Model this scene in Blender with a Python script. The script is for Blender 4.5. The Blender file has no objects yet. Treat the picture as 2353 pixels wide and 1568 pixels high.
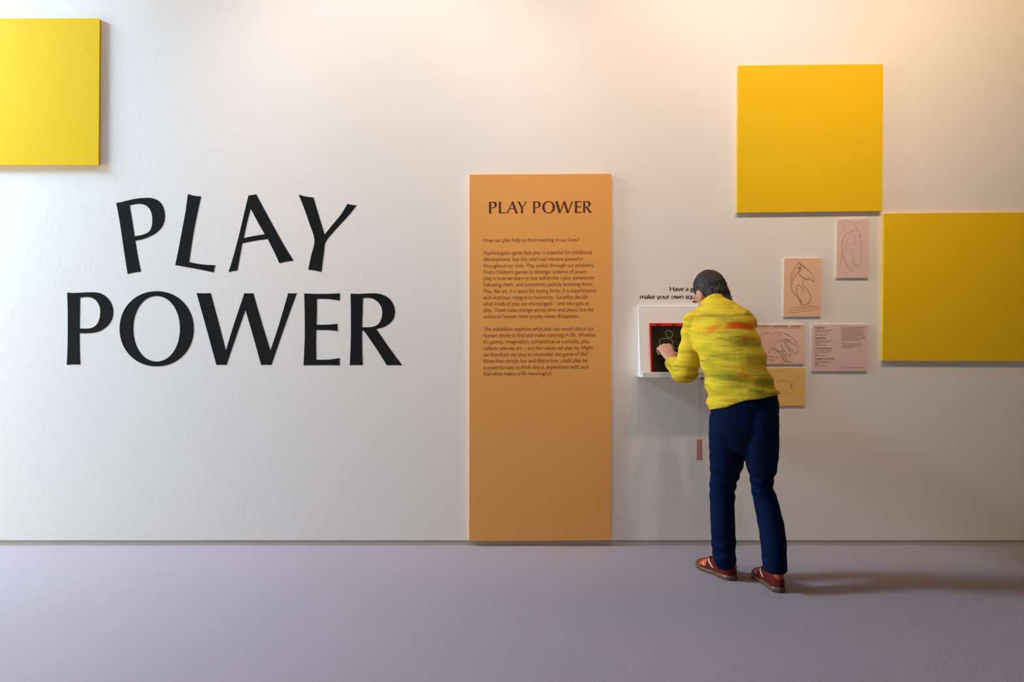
import bpy, bmesh, math, random
from mathutils import Vector, Matrix, noise
from mathutils.geometry import tessellate_polygon
random.seed(7)
SC = bpy.context.scene
COL = SC.collection
PI = math.pi

# ------------------------------------------------------------------ camera, world, light, exposure
F, D, H = 1760.0, 4.4, 1.175          # focal length in px, distance camera to wall, camera height
CX, CY = 1176.5, 784.0
cam_d = bpy.data.cameras.new('camera')
cam_d.sensor_width = 36.0
cam_d.lens = F / 2353.0 * 36.0
cam_d.clip_end = 60
cam = bpy.data.objects.new('camera', cam_d)
cam.location = (0, -D, H)
cam.rotation_euler = (PI / 2, 0, 0)
COL.objects.link(cam)
SC.camera = cam

SC.view_settings.view_transform = 'Standard'
SC.view_settings.look = 'None'
SC.view_settings.exposure = 0.10
SC.view_settings.gamma = 1.0
SC.view_settings.use_curve_mapping = False
SC.cycles.use_denoising = True
SC.cycles.max_bounces = 8
SC.cycles.diffuse_bounces = 5

wd = bpy.data.worlds.new('daylight')
SC.world = wd
wd.use_nodes = True
wd.node_tree.nodes['Background'].inputs[0].default_value = (0.62, 0.78, 1.0, 1)
wd.node_tree.nodes['Background'].inputs[1].default_value = 1.0

XL, XR, YF, ZC = -6.6, 6.2, -7.5, 4.3    # left wall, right wall, wall behind the camera, ceiling
WIN = (-1.9, -0.5, 0.05, 2.6)            # glazed doorway in the left wall: y0, y1, z0, z1
SKY = (-5.9, -4.7, -1.25, -0.25)           # rooflight in the ceiling: x0, x1, y0, y1

def light(name, kind, loc, rot, energy, color, **kw):
    l = bpy.data.lights.new(name, kind)
    l.energy = energy
    l.color = color
    for k, v in kw.items():
        setattr(l, k, v)
    o = bpy.data.objects.new(name, l)
    o.location = loc
    o.rotation_euler = rot
    COL.objects.link(o)
    return o

light('rooflight_daylight', 'AREA', ((SKY[0] + SKY[1]) / 2, (SKY[2] + SKY[3]) / 2, ZC - 0.01), (0, 0, 0),
      660, (0.44, 0.70, 1.0), shape='RECTANGLE', size=SKY[1] - SKY[0], size_y=SKY[3] - SKY[2])
light('doorway_daylight', 'AREA', (XL + 0.02, (WIN[0] + WIN[1]) / 2, (WIN[2] + WIN[3]) / 2), (0, -PI / 2, 0),
      150, (1.0, 0.82, 0.30), shape='RECTANGLE', size=WIN[3] - WIN[2], size_y=WIN[1] - WIN[0])
for sx, e, col in ((-2.0, 35, (1.0, 0.75, 0.56)), (-0.7, 123, (1.0, 0.845, 0.74)), (0.2, 30, (1.0, 0.70, 0.30)), (0.8, 72, (1.0, 0.80, 0.78)),
                   (1.4, 87, (1.0, 0.67, 0.36)), (2.1, 56, (1.0, 0.86, 0.84)), (2.8, 88, (1.0, 0.61, 0.20))):
    light('ceiling_spot', 'SPOT', (sx, -1.6, 4.1), (math.radians(45), 0, 0), e, col,
          spot_size=math.radians(75), spot_blend=0.9, shadow_soft_size=0.08)

# ------------------------------------------------------------------ helpers
def P(px, py, d=0.0):
    """the point at distance d in front of the back wall that lies under this pixel of the photograph"""
    s = (D - d) / F
    return Vector(((px - CX) * s, -d, H - (py - CY) * s))

def tag(o, label=None, cat=None, group=None, kind=None):
    if label: o['label'] = label
    if cat: o['category'] = cat
    if group: o['group'] = group
    if kind: o['kind'] = kind
    return o

def empty(name, loc, label, cat, group=None):
    o = bpy.data.objects.new(name, None)
    o.empty_display_size = 0.05
    o.location = loc
    COL.objects.link(o)
    return tag(o, label, cat, group)

def link(name, me, mats, parent=None, smooth=False):
    o = bpy.data.objects.new(name, me)
    for m in (mats if isinstance(mats, (list, tuple)) else [mats]):
        me.materials.append(m)
    if smooth:
        me.polygons.foreach_set('use_smooth', [True] * len(me.polygons))
    COL.objects.link(o)
    if parent is not None:
        o.parent = parent
        o.matrix_parent_inverse = Matrix.Translation(-parent.location)
    return o

def mesh(name, verts, faces, mats, parent=None, smooth=False, mi=None):
    me = bpy.data.meshes.new(name)
    me.from_pydata([tuple(v) for v in verts], [], faces)
    if mi:
        me.polygons.foreach_set('material_index', mi)
    me.update()
    return link(name, me, mats, parent, smooth)

def box_data(x0, x1, y0, y1, z0, z1):
    v = [(x, y, z) for x in (x0, x1) for y in (y0, y1) for z in (z0, z1)]
    f = [(0, 1, 3, 2), (4, 6, 7, 5), (0, 4, 5, 1), (2, 3, 7, 6), (0, 2, 6, 4), (1, 5, 7, 3)]
    return v, f

def box(name, x0, x1, y0, y1, z0, z1, mat, parent=None, bevel=0.0):
    v, f = box_data(x0, x1, y0, y1, z0, z1)
    o = mesh(name, v, f, mat, parent)
    if bevel:
        b = o.modifiers.new('bevel', 'BEVEL')
        b.width = bevel
        b.segments = 2
    return o

def catmull(p, n=6, closed=False):
    p = [Vector(q) for q in p]
    if len(p) < 3 and not closed:
        return p
    out = []
    m = len(p)
    rng = range(m) if closed else range(m - 1)
    for i in rng:
        p1, p2 = p[i], p[(i + 1) % m]
        p0 = p[i - 1] if (i > 0 or closed) else p1 + (p1 - p2)
        p3 = p[(i + 2) % m] if (i + 2 < m or closed) else p2 + (p2 - p1)
        for k in range(n):
            t = k / n
            out.append(0.5 * (2 * p1 + (p2 - p0) * t + (2 * p0 - 5 * p1 + 4 * p2 - p3) * t * t + (3 * p1 - p0 - 3 * p2 + p3) * t ** 3))
    if not closed:
        out.append(p[-1])
    return out

# ------------------------------------------------------------------ materials
def mat(name, col, rough=0.6, var=0.0, vscale=(8, 8, 8), bump=0.0, bscale=(60, 60, 60), spec=0.4, sheen=0.0, metal=0.0, coat=0.0):
    m = bpy.data.materials.new(name)
    m.use_nodes = True
    nt = m.node_tree
    b = nt.nodes['Principled BSDF']
    b.inputs['Base Color'].default_value = (*col, 1)
    b.inputs['Roughness'].default_value = rough
    b.inputs['Specular IOR Level'].default_value = spec
    b.inputs['Metallic'].default_value = metal
    b.inputs['Sheen Weight'].default_value = sheen
    b.inputs['Coat Weight'].default_value = coat
    tc = nt.nodes.new('ShaderNodeTexCoord')
    def noise_tex(scale, detail=4):
        mp = nt.nodes.new('ShaderNodeMapping')
        mp.inputs['Scale'].default_value = scale
        nt.links.new(tc.outputs['Object'], mp.inputs['Vector'])
        n = nt.nodes.new('ShaderNodeTexNoise')
        n.inputs['Scale'].default_value = 1.0
        n.inputs['Detail'].default_value = detail
        nt.links.new(mp.outputs[0], n.inputs['Vector'])
        return n
    if var:
        n = noise_tex(vscale)
        r = nt.nodes.new('ShaderNodeMapRange')
        r.inputs['To Min'].default_value = 1 - var
        r.inputs['To Max'].default_value = 1 + var
        nt.links.new(n.outputs['Fac'], r.inputs['Value'])
        mx = nt.nodes.new('ShaderNodeVectorMath')
        mx.operation = 'SCALE'
        mx.inputs[0].default_value = col
        nt.links.new(r.outputs[0], mx.inputs['Scale'])
        nt.links.new(mx.outputs[0], b.inputs['Base Color'])
    if bump:
        n = noise_tex(bscale, 3)
        bp = nt.nodes.new('ShaderNodeBump')
        bp.inputs['Strength'].default_value = 1.0
        bp.inputs['Distance'].default_value = bump
        nt.links.new(n.outputs['Fac'], bp.inputs['Height'])
        nt.links.new(bp.outputs[0], b.inputs['Normal'])
    return m

WALL_COL = (0.87, 0.835, 0.805)
M_wall = mat('wall_paint', WALL_COL, 0.55, 0.015, (1.3, 1.3, 0.35), 0.0006, (45, 45, 30), 0.25)
M_room = mat('room_paint', (0.26, 0.24, 0.22), 0.8)
M_ceil = mat('ceiling_paint', (0.35, 0.34, 0.32), 0.9)
M_skirt = mat('skirting_paint', (0.53, 0.515, 0.50), 0.5, 0.06, (3, 3, 40))
M_yellow = mat('yellow_paint', (0.88, 0.575, 0.012), 0.6, 0.02, (2.5, 2.5, 2.5), 0.0003, (80, 80, 80), 0.12)
M_orange = mat('orange_board', (0.83, 0.385, 0.10), 0.55, 0.02, (2, 2, 2), 0.0, spec=0.3)
M_vinyl = mat('black_vinyl', (0.009, 0.009, 0.010), 0.35, spec=0.3)
M_ink = mat('brown_ink', (0.085, 0.018, 0.004), 0.6)
M_ink_light = mat('light_brown_ink', (0.26, 0.085, 0.020), 0.6)
M_caption = mat('caption_vinyl', (0.035, 0.015, 0.010), 0.5)
M_foam = mat('white_foam_edge', (0.86, 0.83, 0.80), 0.6)
M_paper_peach = mat('peach_paper', (0.88, 0.56, 0.385), 0.8, 0.03, (9, 9, 9), 0.0002, (150, 150, 150), 0.15)
M_paper_pink = mat('pinkish_paper', (0.80, 0.595, 0.535), 0.8, 0.03, (9, 9, 9), 0.0002, (150, 150, 150), 0.15)
M_paper_rose = mat('rose_paper', (0.88, 0.60, 0.48), 0.8, 0.03, (9, 9, 9), 0.0002, (150, 150, 150), 0.15)
M_paper_tan = mat('tan_paper', (0.90, 0.59, 0.19), 0.8, 0.05, (9, 9, 9), 0.0002, (150, 150, 150), 0.15)
M_card = mat('label_card', (0.82, 0.57, 0.52), 0.7, 0.02, (6, 6, 6), spec=0.2)
M_pencil = mat('brown_pencil', (0.38, 0.19, 0.115), 0.8)
M_pencil_soft = mat('soft_pencil', (0.52, 0.33, 0.24), 0.8)
M_cardink = mat('card_ink', (0.26, 0.13, 0.105), 0.8)
M_white = mat('white_lacquer', (0.82, 0.80, 0.78), 0.45, spec=0.4)
M_red = mat('red_plastic', (0.62, 0.022, 0.015), 0.35, spec=0.5)
M_darkred = mat('dark_red_plastic', (0.20, 0.004, 0.004), 0.4)
M_screen = mat('black_screen', (0.012, 0.009, 0.004), 0.22, spec=0.5)
M_bezel = mat('black_bezel', (0.010, 0.004, 0.004), 0.35)
M_chalk = mat('grey_squiggle', (0.20, 0.19, 0.15), 0.7)
M_cord = mat('grey_cord', (0.26, 0.22, 0.20), 0.8)
M_knob = mat('dark_knob', (0.02, 0.008, 0.008), 0.5)
M_tag = mat('dull_red_tag', (0.62, 0.27, 0.25), 0.7)
M_skin = mat('skin', (0.56, 0.27, 0.19), 0.5, 0.06, (30, 30, 30), spec=0.35)
M_hair = mat('dark_hair', (0.018, 0.011, 0.009), 0.5, 0.3, (60, 60, 12), 0.004, (160, 160, 25), 0.4)
M_upper = mat('maroon_suede', (0.115, 0.0065, 0.0045), 0.7, 0.15, (40, 40, 40), 0.0006, (300, 300, 300), 0.2)
M_toe = mat('brown_suede', (0.20, 0.038, 0.016), 0.75, 0.12, (40, 40, 40), 0.0006, (300, 300, 300), 0.2)
M_orange_leather = mat('orange_leather', (0.66, 0.085, 0.025), 0.45)
M_stripe = mat('white_leather', (0.80, 0.74, 0.74), 0.45)
M_gum = mat('gum_sole', (0.13, 0.075, 0.038), 0.4, spec=0.5)
M_lace = mat('dark_lace', (0.05, 0.008, 0.010), 0.8)

# denim: dark indigo with fine twill and worn ridges
M_denim = mat('dark_denim', (0.0026, 0.0082, 0.039), 0.8, 0.45, (7, 7, 30), 0.0008, (260, 260, 120), 0.06)

def carpet_material():
    m = mat('lavender_carpet', (0.345, 0.25, 0.265), 0.95, 0.0, spec=0.1, sheen=0.25)
    nt = m.node_tree
    b = nt.nodes['Principled BSDF']
    tc = nt.nodes.new('ShaderNodeTexCoord')
    mp = nt.nodes.new('ShaderNodeMapping')
    mp.inputs['Rotation'].default_value = (0, 0, math.radians(33))
    nt.links.new(tc.outputs['Object'], mp.inputs['Vector'])
    w = nt.nodes.new('ShaderNodeTexWave')
    w.wave_type = 'BANDS'
    w.bands_direction = 'X'
    w.inputs['Scale'].default_value = 42.0
    w.inputs['Distortion'].default_value = 1.2
    w.inputs['Detail'].default_value = 2
    w.inputs['Detail Scale'].default_value = 4
    nt.links.new(mp.outputs[0], w.inputs['Vector'])
    n1 = nt.nodes.new('ShaderNodeTexNoise')
    n1.inputs['Scale'].default_value = 230
    n1.inputs['Detail'].default_value = 2
    nt.links.new(tc.outputs['Object'], n1.inputs['Vector'])
    n2 = nt.nodes.new('ShaderNodeTexNoise')
    n2.inputs['Scale'].default_value = 1.6
    n2.inputs['Detail'].default_value = 4
    nt.links.new(tc.outputs['Object'], n2.inputs['Vector'])
    a = nt.nodes.new('ShaderNodeMath'); a.operation = 'MULTIPLY_ADD'
    a.inputs[1].default_value = 0.30
    nt.links.new(w.outputs['Fac'], a.inputs[0])
    nt.links.new(n1.outputs['Fac'], a.inputs[2])
    # large blotches of worn pile, small fleck contrast
    f = nt.nodes.new('ShaderNodeMath'); f.operation = 'MULTIPLY_ADD'
    f.inputs[1].default_value = 0.16
    nt.links.new(a.outputs[0], f.inputs[0])
    f2 = nt.nodes.new('ShaderNodeMath'); f2.operation = 'MULTIPLY_ADD'
    f2.inputs[1].default_value = 0.12
    f2.inputs[2].default_value = 0.82
    nt.links.new(n2.outputs['Fac'], f2.inputs[0])
    nt.links.new(f2.outputs[0], f.inputs[2])
    mx = nt.nodes.new('ShaderNodeVectorMath'); mx.operation = 'SCALE'
    mx.inputs[0].default_value = (0.345, 0.25, 0.265)
    nt.links.new(f.outputs[0], mx.inputs['Scale'])
    nt.links.new(mx.outputs[0], b.inputs['Base Color'])
    bp = nt.nodes.new('ShaderNodeBump')
    bp.inputs['Strength'].default_value = 0.5
    bp.inputs['Distance'].default_value = 0.0022
    nt.links.new(a.outputs[0], bp.inputs['Height'])
    nt.links.new(bp.outputs[0], b.inputs['Normal'])
    return m
M_carpet = carpet_material()

def jersey_material():
    """yellow knit jersey with soft olive streaks and a few orange print blocks (positions in world = object space)"""
    m = mat('yellow_jersey', (0.78, 0.585, 0.016), 0.85, 0.0, bump=0.0010, bscale=(120, 120, 200), spec=0.06)
    nt = m.node_tree
    b = nt.nodes['Principled BSDF']
    tc = nt.nodes.new('ShaderNodeTexCoord')
    def nz(scale, loc=(0, 0, 0), rot=0.0):
        mp = nt.nodes.new('ShaderNodeMapping')
        mp.inputs['Scale'].default_value = scale
        mp.inputs['Location'].default_value = loc
        mp.inputs['Rotation'].default_value = (0, rot, 0)
        nt.links.new(tc.outputs['Object'], mp.inputs['Vector'])
        n = nt.nodes.new('ShaderNodeTexNoise')
        n.inputs['Scale'].default_value = 1.0
        n.inputs['Detail'].default_value = 3
        nt.links.new(mp.outputs[0], n.inputs['Vector'])
        return n.outputs['Fac']
    def ramp(src, a, z):
        r = nt.nodes.new('ShaderNodeMapRange')
        r.interpolation_type = 'SMOOTHSTEP'
        r.inputs['From Min'].default_value = a
        r.inputs['From Max'].default_value = z
        nt.links.new(src, r.inputs['Value'])
        return r.outputs[0]
    def mix(fac, c1, c2, amt=1.0):
        x = nt.nodes.new('ShaderNodeMix')
        x.data_type = 'RGBA'
        k = nt.nodes.new('ShaderNodeMath'); k.operation = 'MULTIPLY'
        k.inputs[1].default_value = amt
        nt.links.new(fac, k.inputs[0])
        nt.links.new(k.outputs[0], x.inputs['Factor'])
        for s, c in ((6, c1), (7, c2)):
            if isinstance(c, tuple): x.inputs[s].default_value = (*c, 1)
            else: nt.links.new(c, x.inputs[s])
        return x.outputs[2]
    wobble = []
    def wob():
        if not wobble:
            mp = nt.nodes.new('ShaderNodeMapping')
            mp.inputs['Scale'].default_value = (14, 14, 60)
            nt.links.new(tc.outputs['Object'], mp.inputs['Vector'])
            n = nt.nodes.new('ShaderNodeTexNoise'); n.inputs['Scale'].default_value = 1.0
            nt.links.new(mp.outputs[0], n.inputs['Vector'])
            su = nt.nodes.new('ShaderNodeVectorMath'); su.operation = 'MULTIPLY_ADD'
            su.inputs[1].default_value = (.085, 0, .022)
            su.inputs[2].default_value = (-.0425, 0, -.011)
            nt.links.new(n.outputs['Color'], su.inputs[0])
            ad = nt.nodes.new('ShaderNodeVectorMath'); ad.operation = 'ADD'
            nt.links.new(su.outputs[0], ad.inputs[0]); nt.links.new(tc.outputs['Object'], ad.inputs[1])
            wobble.append(ad.outputs[0])
        return wobble[0]
    def blob(c, rx, rz, ang=0.0, edge=0.35):
        mp = nt.nodes.new('ShaderNodeMapping')
        mp.vector_type = 'TEXTURE'
        mp.inputs['Location'].default_value = (c.x, c.y, c.z)
        mp.inputs['Rotation'].default_value = (0, ang, 0)
        mp.inputs['Scale'].default_value = (rx, 0.10, rz)
        nt.links.new(wob(), mp.inputs['Vector'])
        # box-like falloff: length of |v|^3
        ab = nt.nodes.new('ShaderNodeVectorMath'); ab.operation = 'ABSOLUTE'
        nt.links.new(mp.outputs[0], ab.inputs[0])
        sq = nt.nodes.new('ShaderNodeVectorMath'); sq.operation = 'MULTIPLY'
        nt.links.new(ab.outputs[0], sq.inputs[0]); nt.links.new(ab.outputs[0], sq.inputs[1])
        ln = nt.nodes.new('ShaderNodeVectorMath'); ln.operation = 'LENGTH'
        nt.links.new(sq.outputs[0], ln.inputs[0])
        return ramp(ln.outputs['Value'], 1.15, edge)
    c = mix(ramp(nz((5, 5, 34), rot=0.10), 0.47, 0.72), (0.78, 0.56, 0.036), (0.30, 0.245, 0.030), 0.8)
    c = mix(ramp(nz((3.2, 3.2, 16), (4, 2, 1), 0.12), 0.50, 0.74), c, (0.24, 0.21, 0.02), 0.7)
    c = mix(ramp(nz((9, 9, 70), (3, 5, 2), 0.1), 0.55, 0.72), c, (0.26, 0.21, 0.02), 0.55)
    c = mix(ramp(nz((4, 4, 20), (9, 1, 7), 0.1), 0.56, 0.76), c, (0.76, 0.30, 0.012), 0.6)
    for (px, py, d, w, h, ang, col, amt) in ((1700, 750, 0.66, 40, 9, 0.03, (0.80, 0.10, 0.01), 0.95),
                                              (1632, 757, 0.60, 24, 6, -0.55, (0.78, 0.20, 0.02), 0.75),
                                              (1706, 862, 0.80, 17, 7, 0.05, (0.80, 0.20, 0.02), 0.75),
                                              (1715, 780, 0.72, 30, 6, 0.05, (0.62, 0.22, 0.02), 0.65),
                                              (1735, 898, 0.80, 22, 6, 0.10, (0.20, 0.15, 0.02), 0.7),
                                              (1752, 882, 0.80, 30, 12, 0.10, (0.32, 0.25, 0.02), 0.6),
                                              (1640, 727, 0.52, 60, 5, -0.12, (0.45, 0.34, 0.03), 0.5)):
        s = (D - d) / F
        c = mix(blob(P(px, py, d), w * s, h * s, ang), c, col, amt)
    nt.links.new(c, b.inputs['Base Color'])
    return m
M_jersey = jersey_material()

# ------------------------------------------------------------------ the setting
tag(box('floor', XL, XR, YF, 0.02, -0.10, 0.0, M_carpet), kind='structure')
SK = 0.0285
tag(box('wall_back', XL, XR, 0.0, 0.20, SK, ZC, M_wall), kind='structure')
def skirting():
    # a recessed grey plinth strip below the wall board, its lower edge a little ragged
    vs, fs = [], []
    n = 240
    for i in range(n + 1):
        x = XL + (XR - XL) * i / n
        zb = max(0.0, 0.0009 + 0.0022 * noise.noise(Vector((x * 4.1, 7, 1))) + 0.0012 * noise.noise(Vector((x * 23, 2, 5))))
        zt = SK - 0.0035 + 0.0006 * noise.noise(Vector((x * 1.7, 3, 0)))
        yb = 0.004 + 0.0008 * noise.noise(Vector((x * 6, 0, 0)))
        vs += [(x, 0.2, zt), (x, 0.0055, zt), (x, 0.004, zt - 0.0015), (x, yb, zb)]
    for i in range(n):
        a, b_ = 4 * i, 4 * i + 4
        for k in range(3):
            fs.append((a + k, a + k + 1, b_ + k + 1, b_ + k))
    return mesh('baseboard_back', vs, fs, M_skirt)
tag(skirting(), kind='structure')
def ceiling_mesh():
    vs, fs = [], []
    x0, x1, y0, y1 = SKY
    for b_ in ((XL, x0, YF, 0.2), (x1, XR, YF, 0.2), (x0, x1, YF, y0), (x0, x1, y1, 0.2)):
        v, f = box_data(b_[0], b_[1], b_[2], b_[3], ZC, ZC + 0.1)
        k = len(vs)
        vs += v
        fs += [tuple(i + k for i in q) for q in f]
    return mesh('ceiling', vs, fs, M_ceil)
tag(ceiling_mesh(), kind='structure')
tag(box('wall_right', XR, XR + 0.15, YF, 0.2, 0, ZC, M_room), kind='structure')
tag(box('wall_front', XL, XR, YF - 0.15, YF, 0, ZC, M_room), kind='structure')
def left_wall():
    y0, y1, z0, z1 = WIN
    vs, fs = [], []
    for b_ in ((YF, y0, 0, ZC), (y1, 0.2, 0, ZC), (y0, y1, 0, z0), (y0, y1, z1, ZC)):
        v, f = box_data(XL - 0.15, XL, b_[0], b_[1], b_[2], b_[3])
        k = len(vs)
        vs += v
        fs += [tuple(i + k for i in q) for q in f]
    return mesh('wall_left', vs, fs, M_room)
tag(left_wall(), kind='structure')

# ------------------------------------------------------------------ boards on the wall
def board(name, tl, tr, br, bl, t, m_face, m_edge=None, chamfer=0.002, parent=None, back=0.0012):
    """flat board on the wall: front corners given in photo pixels, thickness t, small chamfer round the front"""
    fr = [P(*c, t) for c in (tl, tr, br, bl)]
    c = sum(fr, Vector()) / 4
    def inset(v, k):
        return Vector((v.x - math.copysign(k, v.x - c.x), v.y, v.z - math.copysign(k, v.z - c.z)))
    f_in = [inset(v, 0) for v in fr]
    mid = [Vector((inset(v, -chamfer).x, -(t - chamfer), inset(v, -chamfer).z)) for v in fr]
    bk = [Vector((v.x, -back, v.z)) for v in mid]
    vs = f_in + mid + bk
    fs, mi = [(3, 2, 1, 0)], [0]
    for a in range(4):
        b_ = (a + 1) % 4
        fs += [(a, b_, 4 + b_, 4 + a), (4 + a, 4 + b_, 8 + b_, 8 + a)]
        mi += [1, 1]
    fs.append((8, 9, 10, 11)); mi.append(1)
    return mesh(name, vs, fs, [m_face, m_edge or m_face], parent, mi=mi)

G_SQ = 'yellow square panels on the white wall'
tag(board('yellow_panel', (-95, 42), (229, 42), (226.5, 379), (-97, 379.5), 0.019, M_yellow, chamfer=0.0015),
    'yellow square panel cut off by the left edge, above the big black letters', 'wall panel', G_SQ)
tag(board('yellow_panel', (1696.5, 150.5), (2029.5, 147.5), (2026.5, 485), (1694, 489), 0.019, M_yellow, chamfer=0.0015),
    'whole yellow square panel hung highest on the right half of the wall', 'wall panel', G_SQ)
tag(board('yellow_panel', (2031.5, 491), (2369, 488), (2366, 830.5), (2027.5, 829.5), 0.019, M_yellow, chamfer=0.0015),
    'darker yellow square panel cut off by the right edge, beside the horse sketch', 'wall panel', G_SQ)

# ------------------------------------------------------------------ big wall lettering (outlines in photo pixels)
def outline(pts, ox, oy, k=3.563):
    """pixel outline with smooth curves between corners"""
    q = [Vector((x / k + ox, y / k + oy)) for x, y in pts]
    n = len(q)
    corner = []
    for i in range(n):
        a, b_ = q[i] - q[i - 1], q[(i + 1) % n] - q[i]
        corner.append(abs(a.angle_signed(b_)) > math.radians(38))
    out = []
    for i in range(n):
        p1, p2 = q[i], q[(i + 1) % n]
        p0 = p1 + (p1 - p2) if corner[i] else q[i - 1]
        p3 = p2 + (p2 - p1) if corner[(i + 1) % n] else q[(i + 2) % n]
        for s in range(5):
            t = s / 5
            out.append(0.5 * (2 * p1 + (p2 - p0) * t + (2 * p0 - 5 * p1 + 4 * p2 - p3) * t * t + (3 * p1 - p0 - 3 * p2 + p3) * t ** 3))
    return out

def ell(cx, cy, rx, ry, n=72, e=2.0):
    r = []
    for i in range(n):
        a = 2 * PI * i / n
        c, s = math.cos(a), math.sin(a)
        r.append((cx + rx * math.copysign(abs(c) ** (2 / e), c), cy + ry * math.copysign(abs(s) ** (2 / e), s)))
    return r

def letter(name, loops, d0, d1, m, parent):
    """flat letter cut from thin vinyl: front face and side walls; loops are pixel outlines, holes after the first"""
    allp = [p for l in loops for p in l]
    tris = tessellate_polygon([[Vector((p.x, p.y, 0)) for p in l] for l in loops])
    vs = [P(p.x, p.y, d1) for p in allp]
    n = len(vs)
    vs += [Vector((v.x, -d0, v.z)) for v in vs]
    fs = []
    for a, b_, c in tris:
        nrm = (vs[b_] - vs[a]).cross(vs[c] - vs[a])
        fs.append((a, b_, c) if nrm.y < 0 else (a, c, b_))
    k = 0
    for l in loops:
        for i in range(len(l)):
            j = (i + 1) % len(l)
            fs.append((k + i, k + j, n + k + j, n + k + i))
        k += len(l)
    return mesh(name, vs, fs, m, parent)

A1, A2 = (100, 420), (500, 420)
BIG = [
 (A1, [(595,166),(640,158),(700,143),(765,130),(850,124),(900,130),(942,149),(971,182),(988,227),(993,280),(984,330),(962,372),(920,412),(870,440),(810,463),(750,475),(773,610),(797,728),(745,735),(688,747),(665,600),(640,430),(620,300)],
      [(705,186),(740,177),(790,173),(830,182),(862,207),(882,245),(890,295),(888,345),(875,385),(850,410),(805,428),(745,439),(725,310)]),
 (A1, [(1182,94),(1235,107),(1290,113),(1262,240),(1230,400),(1205,560),(1192,650),(1250,662),(1320,672),(1406,676),(1398,705),(1395,734),(1240,703),(1078,674),(1100,570),(1130,410),(1160,250)]),
 (A2, [(252,105),(285,100),(316,95),(380,215),(470,380),(560,540),(622,638),(565,646),(505,659),(460,560),(410,461),(310,475),(202,496),(185,590),(162,720),(125,724),(90,732),(130,600),(175,430),(215,260)],
      [(271,213),(330,325),(386,422),(300,436),(214,453),(240,330)]),
 (A2, [(663,98),(720,113),(785,122),(820,240),(850,340),(876,425),(940,345),(1010,260),(1063,173),(1100,182),(1138,185),(1080,260),(970,380),(886,484),(870,580),(850,731),(800,720),(742,711),(765,600),(793,470),(750,330),(705,200)]),
 (A1, [(192,900),(250,903),(340,899),(420,898),(470,908),(520,940),(555,990),(570,1050),(562,1110),(535,1160),(490,1200),(440,1222),(380,1232),(295,1233),(295,1330),(300,1490),(245,1488),(190,1492),(196,1350),(198,1150),(197,1000)],
      [(299,941),(350,936),(395,942),(430,965),(455,1005),(464,1050),(458,1110),(440,1155),(410,1182),(370,1194),(295,1195),(297,1070)]),
 (A1, ell(926, 1196.5, 303.5, 307.5, e=2.06), ell(925.5, 1196.5, 191, 268.5, e=2.05)),
 (A2, [(-172,905),(-115,906),(-57,905),(-15,1060),(25,1210),(67,1375),(140,1140),(219,905),(255,907),(291,905),(360,1140),(432,1375),(500,1170),(578,905),(612,907),(648,905),(545,1190),(440,1493),(400,1491),(356,1493),(300,1290),(228,1042),(150,1265),(72,1493),(30,1491),(-10,1493),(-90,1200)]),
 (A2, [(709,908),(850,911),(1001,907),(1000,965),(910,953),(813,951),(813,1050),(810,1164),(900,1163),(982,1156),(982,1215),(900,1207),(808,1206),(806,1320),(808,1451),(910,1449),(1000,1437),(999,1496),(850,1494),(703,1496),(712,1300),(713,1100)]),
 (A2, [(1089,908),(1150,911),(1240,907),(1310,908),(1370,926),(1415,960),(1443,1008),(1452,1060),(1442,1110),(1412,1150),(1362,1182),(1300,1199),(1400,1345),(1511,1496),(1450,1494),(1386,1496),(1300,1360),(1200,1215),(1183,1211),(1184,1350),(1188,1495),(1130,1493),(1082,1495),(1090,1300),(1091,1100)],
      [(1190,946),(1230,943),(1275,952),(1315,980),(1340,1020),(1348,1065),(1340,1115),(1318,1155),(1285,1176),(1240,1184),(1183,1184),(1187,1070)]),
]
wl = empty('wall_lettering', P(537, 845), 'huge black vinyl words PLAY POWER stuck on the white wall', 'lettering')
for org, *loops in BIG:
    letter('letter', [outline(l, *org) for l in loops], 0.0, 0.0012, M_vinyl, wl)

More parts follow.
